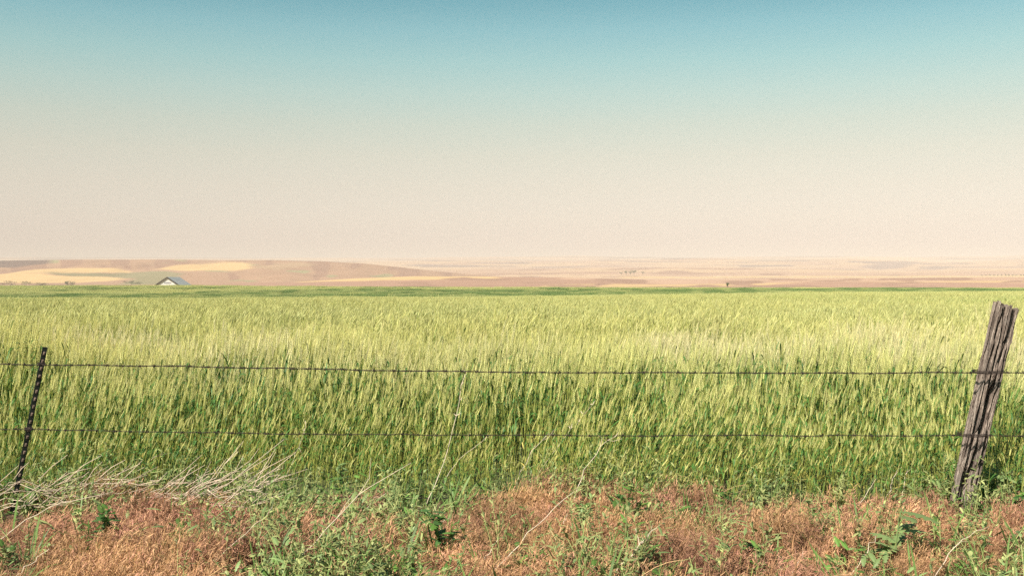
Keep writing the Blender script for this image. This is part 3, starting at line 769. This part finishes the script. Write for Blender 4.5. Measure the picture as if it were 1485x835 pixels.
# front faces -y : theta = -pi/2. grooves by x position across the front
xf = c_ * rad
front = smooth(.02, -.03, s_ * rad)
def groove(x0, w, dep, t0, t1, seed, drift=0.0):
    cxn = x0 + (noise(TV * 6 + seed, TV * 0 + seed, seed) - .5) * .010 + drift * (TV - .5)
    wv = w * (.7 + .8 * noise(TV * 9 + seed * 3, TV * 0, seed + 1))
    env = smooth(t0 - .06, t0 + .05, TV) * (1 - smooth(t1 - .05, t1 + .06, TV))
    return dep * np.exp(-((xf - cxn) / wv) ** 4) * env
dep = groove(-.045, .0075, .032, -.2, 1.1, 1, .012) + groove(.004, .017, .075, -.2, .60, 2, .030) + groove(.020, .008, .03, .50, 1.1, 3, .02) \
    + groove(-.018, .0065, .034, .3, 1.1, 4, .006) + groove(.045, .0060, .03, .1, 1.1, 5, .010) + groove(.066, .004, .02, -.2, .8, 6, 0) + groove(-.069, .004, .02, .25, 1.1, 7, 0) \
    + groove(-.028, .004, .022, -.2, .35, 8, 0) + groove(.034, .004, .024, -.1, .5, 9, 0)
px_, py_ = rad * c_, rad * s_ + dep * front
dep = dep + .024 * smooth(.50, .66, fbm(xf * 95 + 7, TV * 5 + xf * 8, 231, 2)) + .010 * smooth(.55, .7, fbm(xf * 170, TV * 7, 233, 2))
px_, py_ = rad * c_, rad * s_ + dep * front
rough = (fbm(TH * 9, TV * 7, 211, 3) - .5) * .018 + (noise(TH * 26, TV * 9, 213) - .5) * .005 + (noise(TH * 12, TV * 120, 215) - .5) * .003
px_ = px_ + c_ * rough; py_ = py_ + s_ * rough
zz = TV * HL
# ragged slanted top
topz = HL - .013 * px_ / .076 + (fbm(TH * 7, TH * 0, 217, 3) - .5) * .06
zz = np.where(TV > .97, np.minimum(zz, zz) + (topz - HL) * smooth(.90, 1, TV), zz + (topz - HL) * smooth(.90, 1, TV))
Vp = np.stack([px_, py_, zz], 2).reshape(-1, 3)
Fc = [(i * nt_ + k, i * nt_ + (k + 1) % nt_, (i + 1) * nt_ + (k + 1) % nt_, (i + 1) * nt_ + k) for i in range(nr_ - 1) for k in range(nt_)]
b0 = (nr_ - 1) * nt_
rings = [Vp[b0:b0 + nt_]]
ctr = rings[0].mean(0)
for q, (sc_, dz) in enumerate(((.93, -.002), (.6, -.012), (.25, -.016))):
    rg = ctr + (rings[0] - ctr) * sc_ + np.array([0, 0, dz]) + np.stack([np.zeros(nt_), np.zeros(nt_), (fbm(th * 4, th * 0 + q, 219, 2) - .5) * .02], 1)
    Vp = np.concatenate([Vp, rg]); n0_ = len(Vp) - nt_
    pr = b0 if q == 0 else n0_ - nt_
    Fc += [(pr + k, pr + (k + 1) % nt_, n0_ + (k + 1) % nt_, n0_ + k) for k in range(nt_)]
Fc.append(tuple(len(Vp) - nt_ + k for k in range(nt_)))
mb = MB(); mb.add(Vp, Fc, (.3, .2, .2))
o = mb.build('timber', M_wood, t, smoothed=False)
zax = Vector(ax).normalized(); q = Vector((0, 0, 1)).rotation_difference(zax); t.rotation_mode = 'QUATERNION'; t.rotation_quaternion = q
# staples
st = MB()
for u in (.665, .352):
    zc = u * HL
    st.tube([(-.012, -.050, zc + .006), (-.012, -.079, zc + .006), (-.012, -.084, zc), (-.012, -.079, zc - .006), (-.012, -.050, zc - .006)], .0022, 5, (.07, .05, .045))
st.build('staple', M_rust, t)

# steel T post -------------------------------------------------------------
tb = P(20.5, 728, FD + .03); tt_ = P(65.5, 503, FD + .05); axs = tt_ - tb; SL = np.linalg.norm(axs)
tp_ = thing('fence_post', tb, 'thin dark studded steel T-post leaning right at the left edge', 'fence post', 'fence posts')
DK = (.022, .026, .022)
mb = MB(); mb.box((-.0165, -.003, -.25), (.0165, .003, SL), DK); mb.box((-.003, .0032, -.25), (.003, .030, SL - .004), DK)

mb.build('steel_bar', M_steel, tp_)
for k in range(int(SL / .053)):
    sd = MB()
    z = .03 + k * .053
    sd.add([(-.006, -.0031, z - .012), (.006, -.0031, z - .012), (.006, -.0031, z + .012), (-.006, -.0031, z + .012), (-.004, -.012, z - .007), (.004, -.012, z - .007), (.004, -.012, z + .007), (-.004, -.012, z + .007)],
           [(4, 5, 6, 7), (0, 1, 5, 4), (1, 2, 6, 5), (2, 3, 7, 6), (3, 0, 4, 7)], (.15, .105, .085))
    sd.build('stud', M_steel, tp_)
q = Vector((0, 0, 1)).rotation_difference(Vector(axs).normalized())
tp_.rotation_mode = 'QUATERNION'; tp_.rotation_quaternion = q @ Matrix.Rotation(math.radians(38), 3, 'Z').to_quaternion()

# barbed wires -------------------------------------------------------------
RUST = np.array([.030, .021, .018])
bm_ = MB()
th_ = np.linspace(0, 4 * math.pi, 17)
bm_.tube(np.stack([np.linspace(-.007, .007, 17), .0055 * np.cos(th_), .0055 * np.sin(th_)], 1), .0022, 4, RUST)
for (x, dy, dz) in ((-.006, -.6, .8), (-.002, .6, -.8), (.002, -.5, -.85), (.006, .5, .85)):
    bm_.tube([(x, 0, 0), (x * 1.6, dy * .009, dz * .009), (x * 2.4, dy * .023, dz * .023)], [.0021, .0019, .0007], 4, RUST)
barb_mesh = bm_.mesh('barb', M_rust)
post_x = float(P(1419, 540, FD)[0])
def wire(pts, label, d, wraps):
    xs_ = np.array([p[0] for p in pts], float); ys_ = np.array([p[1] for p in pts], float)
    pxs = np.linspace(xs_[0], xs_[-1], 900)
    pys = np.interp(pxs, xs_, ys_)
    kk = np.ones(61) / 61; pys = np.convolve(np.pad(pys, 30, mode='edge'), kk, 'valid')
    pys = pys + (fbm(pxs / 45., pxs * 0, int(ys_[0]), 3) - .5) * 2.6
    xw = (pxs - CX) / F * d; zw = EYE - (pys - HY) / F * d; yw = d + 0 * xw
    o = np.array([0, d, zw[450]])
    t = thing('barbed_wire', o, label, 'barbed wire', 'barbed wire strands of the fence')
    ph = xw / .085 * 2 * math.pi / 2
    for s in (0, math.pi):
        mb = MB(); mb.tube(np.stack([xw, yw +   .0024 * np.cos(ph + s), zw + .0024 * np.sin(ph + s)], 1) - o,   (.0024 if ys_[0] < 600 else .0018), 5, RUST * (1 if s == 0 else 1.3), cap=True)
        mb.build('strand', M_rust, t, smoothed=True)
    r = np.random.default_rng(int(ys_[0])); x = xw[0] + .05; nb = 0
    while x < xw[-1]:
        if abs(x - 0) < 4.3 and nb < 96:
            b = bpy.data.objects.new('barb', barb_mesh); COL.objects.link(b); b.parent = t; nb += 1
            b.location = (x, 0, float(np.interp(x, xw, zw)) - o[2]); b.rotation_euler = (r.uniform(0, 6.28), r.normal(0, .1), 0)
        x += .115 + r.normal(0, .008)
    for (cx_, z_, hw) in wraps:      # tie wire turned round a post
        mb = MB(); aa_ = np.linspace(0, 6 * math.pi, 70)
        mb.tube(np.stack([cx_ + hw * np.cos(aa_), .0 + (.065 if hw > .05 else .03) + (hw * .86) * np.sin(aa_), z_ + np.linspace(-.012, .012, 70)], 1) - np.array([0, 0, o[2]]), .0026, 4, RUST)
        mb.build('tie_wire', M_rust, t)
    return t
def wz(py, d): return EYE - (py - HY) / F * d
WD = FD - .03
wire([(-900, 522), (0, 527), (62, 528.5), (250, 531), (480, 536), (700, 539), (1000, 540.5), (1250, 540.5), (1435, 540), (1485, 540), (2400, 541)],
     'top strand of rusty barbed wire crossing in front of the wheat', WD, [(float(P(1436, 540, FD)[0]), wz(540, WD), .098), (float(P(60, 528, FD)[0]), wz(528.5, WD), .026)])
wire([(-900, 616), (0, 621.5), (42, 622.5), (250, 626), (480, 629.5), (742, 631), (1100, 631.5), (1413, 631.5), (1485, 631.5), (2400, 632)],
     'middle strand of rusty barbed wire level with the wheat heads', WD, [(float(P(1413, 631, FD)[0]), wz(631.5, WD), .096), (float(P(41, 622, FD)[0]), wz(622.5, WD), .026)])
wire([(-900, 704), (0, 709), (30, 711), (250, 716), (480, 720.5), (742, 722.5), (1100, 726), (1395, 728), (1485, 728), (2400, 729)],
     'bottom strand of rusty barbed wire half buried in dry grass', WD, [])

# ------------------------------------------------------------------ barn
WHITE = np.array([.50, .48, .45]); TIN = np.array([.25, .265, .27])
D = 500.
bx0, bx1 = float(P(225.5, 413, D)[0]), float(P(260, 413, D)[0]); xm = (bx0 + bx1) / 2; hw = (bx1 - bx0) / 2
ez = wz(413.2, D); rz = wz(401.5, D); gz = float(G(xm, D + 9)) - .2; BL_ = 18.
barn = thing('barn', (xm, D, gz), 'white gabled barn with grey metal roof beyond the wheat', 'barn')
e, rr = ez - gz, rz - gz
mb = MB(); w_ = hw - .5
mb.add([(-w_, 0, 0), (w_, 0, 0), (w_, 0, e), (0, 0, rr - .25), (-w_, 0, e), (-w_, BL_, 0), (w_, BL_, 0), (w_, BL_, e), (0, BL_, rr - .25), (-w_, BL_, e)],
       [(0, 1, 2, 3, 4), (6, 5, 9, 8, 7), (1, 6, 7, 2), (5, 0, 4, 9)], WHITE)
mb.build('wall', M_barn, barn)
mb = MB(); sl = (rr - e) / hw
for s in (-1, 1):
    xe = s * (hw + .3); zt = rr - sl * (hw + .3) + .1
    V = [(0, -.5, rr), (xe, -.5, zt), (xe, BL_ + .5, zt), (0, BL_ + .5, rr), (0, -.5, rr - .18), (xe, -.5, zt - .18), (xe, BL_ + .5, zt - .18), (0, BL_ + .5, rr - .18)]
    mb.add(V, [(0, 1, 2, 3), (4, 7, 6, 5), (1, 5, 6, 2), (0, 4, 5, 1), (3, 2, 6, 7)], TIN)
    for k in range(19):
        yv_ = k * 1.0
        x0_, x1_ = 0.06 * s, xe
        mb.add([(x0_, yv_ - .03, rr + .004), (x1_, yv_ - .03, zt + .004), (x1_, yv_ + .03, zt + .05), (x0_, yv_ + .03, rr + .05)], [(0, 1, 2, 3)], TIN * .85)
roof = mb.build('roof', M_tin, barn)
mb = MB()
for s in (-1, 1):
    xe = s * (hw + .34); zt = rr - sl * (hw + .34) + .1
    mb.add([(0, -.62, rr + .06), (xe, -.62, zt + .06), (xe, -.62, zt - .42), (0, -.62, rr - .44), (0, -.51, rr + .06), (xe, -.51, zt + .06), (xe, -.51, zt - .42), (0, -.51, rr - .44)],
           [(0, 1, 2, 3), (4, 7, 6, 5), (0, 4, 5, 1), (3, 2, 6, 7), (1, 5, 6, 2)], (.035, .03, .03))
mb.build('barge_board', M_barn, barn)
mb = MB(); mb.box((-1.7, -.06, e + .75), (1.9, .02, e + 1.45), (.30, .29, .31))
for k in range(6): mb.box((-1.7, -.10, e + .77 + k * .115), (1.9, -.062, e + .80 + k * .115), (.42, .41, .42))
mb.build('loft_vent', M_barn, barn)
mb = MB()   # low lean-to along the right side, its pale eave shows
V = [(w_ + .02, 1.5, e - .35), (w_ + 2.6, 1.5, e - 1.05), (w_ + 2.6, BL_ - .4, e - 1.05), (w_ + .02, BL_ - .4, e - .35)]
V2 = [(x, y, z - .15) for x, y, z in V]
mb.add(V + V2, [(0, 1, 2, 3), (4, 7, 6, 5), (0, 4, 5, 1), (1, 5, 6, 2), (2, 6, 7, 3)], (.55, .55, .5))
mb.box((w_ + 2.2, 1.7, 0), (w_ + 2.4, BL_ - .6, e - 1.1), WHITE)
mb.build('lean_to', M_barn, barn)

# ------------------------------------------------------------------ far trees and bushes
def far_tree(px, pyb, d, h, w, label, grp, seed, name='tree', col=(.055, .075, .035), trunk=True):
    r = np.random.default_rng(seed); o = P(px, pyb, d)
    t = thing(name, o, label, 'tree' if name == 'tree' else 'bush', grp)
    if trunk:
        mb = MB(); mb.tube([(0, 0, -3), (.03 * h, 0, h * .3), (0, 0, h * .7)], [.06 * h, .045 * h, .02 * h], 6, (.10, .08, .06))
        for k in range(4):
            a_ = r.uniform(0, 6.28); z = h * r.uniform(.3, .5)
            mb.tube([(0, 0, z), (math.cos(a_) * w * .2, math.sin(a_) * w * .2, z + h * .15)], [.025 * h, .012 * h], 5, (.10, .08, .06))
        mb.build('trunk', M_tree, t)
    mb = MB()
    cl = [(r.normal(0, .22) * w, r.normal(0, .22) * w, h * r.uniform(.35, .9) if trunk else h * r.uniform(.15, .8)) for _ in range(9)]
    for (cx_, cy_, cz_) in cl:
        for q in range(70):
            v = r.normal(0, 1, 3); v /= np.linalg.norm(v); b = np.array([cx_, cy_, cz_]) + v * np.array([w * .24, w * .24, h * .2]) * r.uniform(.5, 1.05)
            s = h * r.uniform(.04, .08); A_ = r.normal(0, 1, (3, 3)); A_ /= np.linalg.norm(A_, axis=1, keepdims=True)
            mb.add([b + A_[0] * s, b + A_[1] * s, b + A_[2] * s], [(0, 1, 2)], np.array(col) * r.uniform(.6, 1.5))
    mb.build('crown' if trunk else 'foliage', M_tree, t)
    return t
far_tree(1055, 416.5, 640, 3.0, 2.4, 'lone dark tree just beyond the far edge of the wheat', None, 1, col=(.04, .08, .03))
for k, (px, h, w, lab) in enumerate([
    (901, 6, 10, 'leftmost low tree of the clump on the hazy plain'), (908, 9, 11, 'second tree from left in the clump on the hazy plain'),
    (914, 8, 9, 'middle tree of the clump on the hazy plain'), (919.5, 11, 12, 'tallest rounded tree at the right of the hazy plain clump'),
    (932, 7, 8, 'single small tree standing just right of the hazy clump')]):
    far_tree(px, 397.5, 3300, h * 1.25, w * 1.4, lab, 'trees clumped on the hazy plain', 10 + k)
for k in range(15):
    px = 1424 + k * 5.6 + rng.uniform(-1.2, 1.2)
    far_tree(px, 400.2, 3300, rng.uniform(5, 7.5), rng.uniform(7, 10), 'small tree in the faint tree row on the plain at far right', 'row of trees on the far plain', 30 + k)
for k, (px, py, h, w, lab) in enumerate([
    (5, 413, 3.5, 10, 'bush at the far left edge beyond the wheat'), (15, 413.5, 5.5, 11, 'dark round bush at far left beyond the wheat'),
    (40, 414, 5.5, 14, 'wide dark bush below the gold hillside field'), (52, 414, 4, 16, 'low spreading bush just right of the wide dark one'), (63, 414, 4, 13, 'low bush ending the row under the gold field'),
    (99, 413, 6, 9, 'dark tall bush standing between gold field and barn'), (104, 413.5, 3.5, 9, 'small bush touching the right of the tall dark one'),
    (190, 412, 4.5, 11, 'dark bush on the slope left of the barn'), (198, 412.8, 4, 10, 'bush nearest the barn on its left'), (181, 410.5, 3, 8, 'smallest bush upslope left of the barn')]):
    far_tree(px, py, 1150 if py < 413.2 else 1100, h, w, lab, 'bushes at the foot of the brown hill', 60 + k, name='bush', col=(.035, .06, .04), trunk=False)

# ------------------------------------------------------------------ haze
mb = MB(); mb.box((-16500, -400, -110), (16500, 17500, 330))
hz = mb.build('haze', None)
m, nt, out = new_mat('haze_air')
pv = N(nt, 'ShaderNodeVolumePrincipled'); pv.inputs['Color'].default_value = (.92, .775, .69, 1); pv.inputs['Density'].default_value = 1.3e-4; pv.inputs['Anisotropy'].default_value = -.2
nt.links.new(pv.outputs[0], out.inputs['Volume']); hz.data.materials.clear(); hz.data.materials.append(m)
tag(hz, 'pale summer haze lying over the plain', 'haze', kind='stuff')

# ------------------------------------------------------------------ light, sky, camera
SAZ, SEL = math.radians(216), math.radians(50)          # sun behind the camera to the left
sd_ = Vector((math.sin(SAZ) * math.cos(SEL), math.cos(SAZ) * math.cos(SEL), math.sin(SEL)))
sl_ = bpy.data.lights.new('sun', 'SUN'); sl_.energy = 5.0; sl_.angle = math.radians(.5); sl_.color = (1, .93, .80)
so = bpy.data.objects.new('sun', sl_); COL.objects.link(so); so.location = (-20, -20, 40); so.rotation_euler = sd_.to_track_quat('Z', 'Y').to_euler()

w = bpy.data.worlds.new('World'); scene.world = w; w.use_nodes = True; nt = w.node_tree; nt.nodes.clear()
out = nt.nodes.new('ShaderNodeOutputWorld'); bg = nt.nodes.new('ShaderNodeBackground'); bg.inputs[1].default_value = 0.1010
sky = N(nt, 'ShaderNodeTexSky', sky_type='NISHITA', sun_disc=False); sky.sun_elevation = SEL; sky.sun_rotation = SAZ
sky.air_density = 1.0; sky.dust_density = 2.0; sky.ozone_density = 1.0; sky.altitude = 300
tc = N(nt, 'ShaderNodeTexCoord'); sx = N(nt, 'ShaderNodeSeparateXYZ'); nt.links.new(tc.outputs['Generated'], sx.inputs[0])
cr = N(nt, 'ShaderNodeValToRGB'); nt.links.new(sx.outputs[2], cr.inputs[0])
SKY = [(0.0000, (0.777, 0.631, 0.686)), (0.0311, (0.777, 0.631, 0.686)), (0.0601, (0.895, 0.693, 0.622)), (0.0910, (0.961, 0.718, 0.560)), (0.1223, (1.000, 0.760, 0.535)), (0.1526, (0.958, 0.807, 0.545)), (0.1831, (0.851, 0.866, 0.591)), (0.2131, (0.674, 0.875, 0.619)), (0.2419, (0.490, 0.812, 0.615)), (0.2682, (0.290, 0.690, 0.555)), (0.6200, (0.142, 0.377, 0.342))]
el = cr.color_ramp.elements
for i, (p_, c3) in enumerate(SKY):
    q = el[i] if i < 2 else el.new(p_)
    q.position = p_; q.color = (*c3, 1)
nt.links.new(mixcol(nt, 'MULTIPLY', sky.outputs[0], cr.outputs[0]), bg.inputs[0]); nt.links.new(bg.outputs[0], out.inputs[0])

cam = bpy.data.cameras.new('camera'); co = bpy.data.objects.new('camera', cam); COL.objects.link(co)
co.location = (0, 0, EYE); co.rotation_euler = (math.radians(90), 0, 0)
cam.sensor_width = 36; cam.lens = 36 * F / 1485; cam.shift_y = -(417.5 - HY) / 1485
cam.clip_start = .1; cam.clip_end = 40000
scene.camera = co
scene.view_settings.view_transform = 'Standard'; scene.view_settings.look = 'None'; scene.view_settings.gamma = 1; scene.view_settings.exposure = 1.0
scene.render.engine = 'CYCLES'
cy = scene.cycles; cy.max_bounces = 5; cy.diffuse_bounces = 3; cy.glossy_bounces = 2; cy.transmission_bounces = 3; cy.volume_bounces = 0; cy.transparent_max_bounces = 4
cy.use_denoising = False; cy.use_adaptive_sampling = False
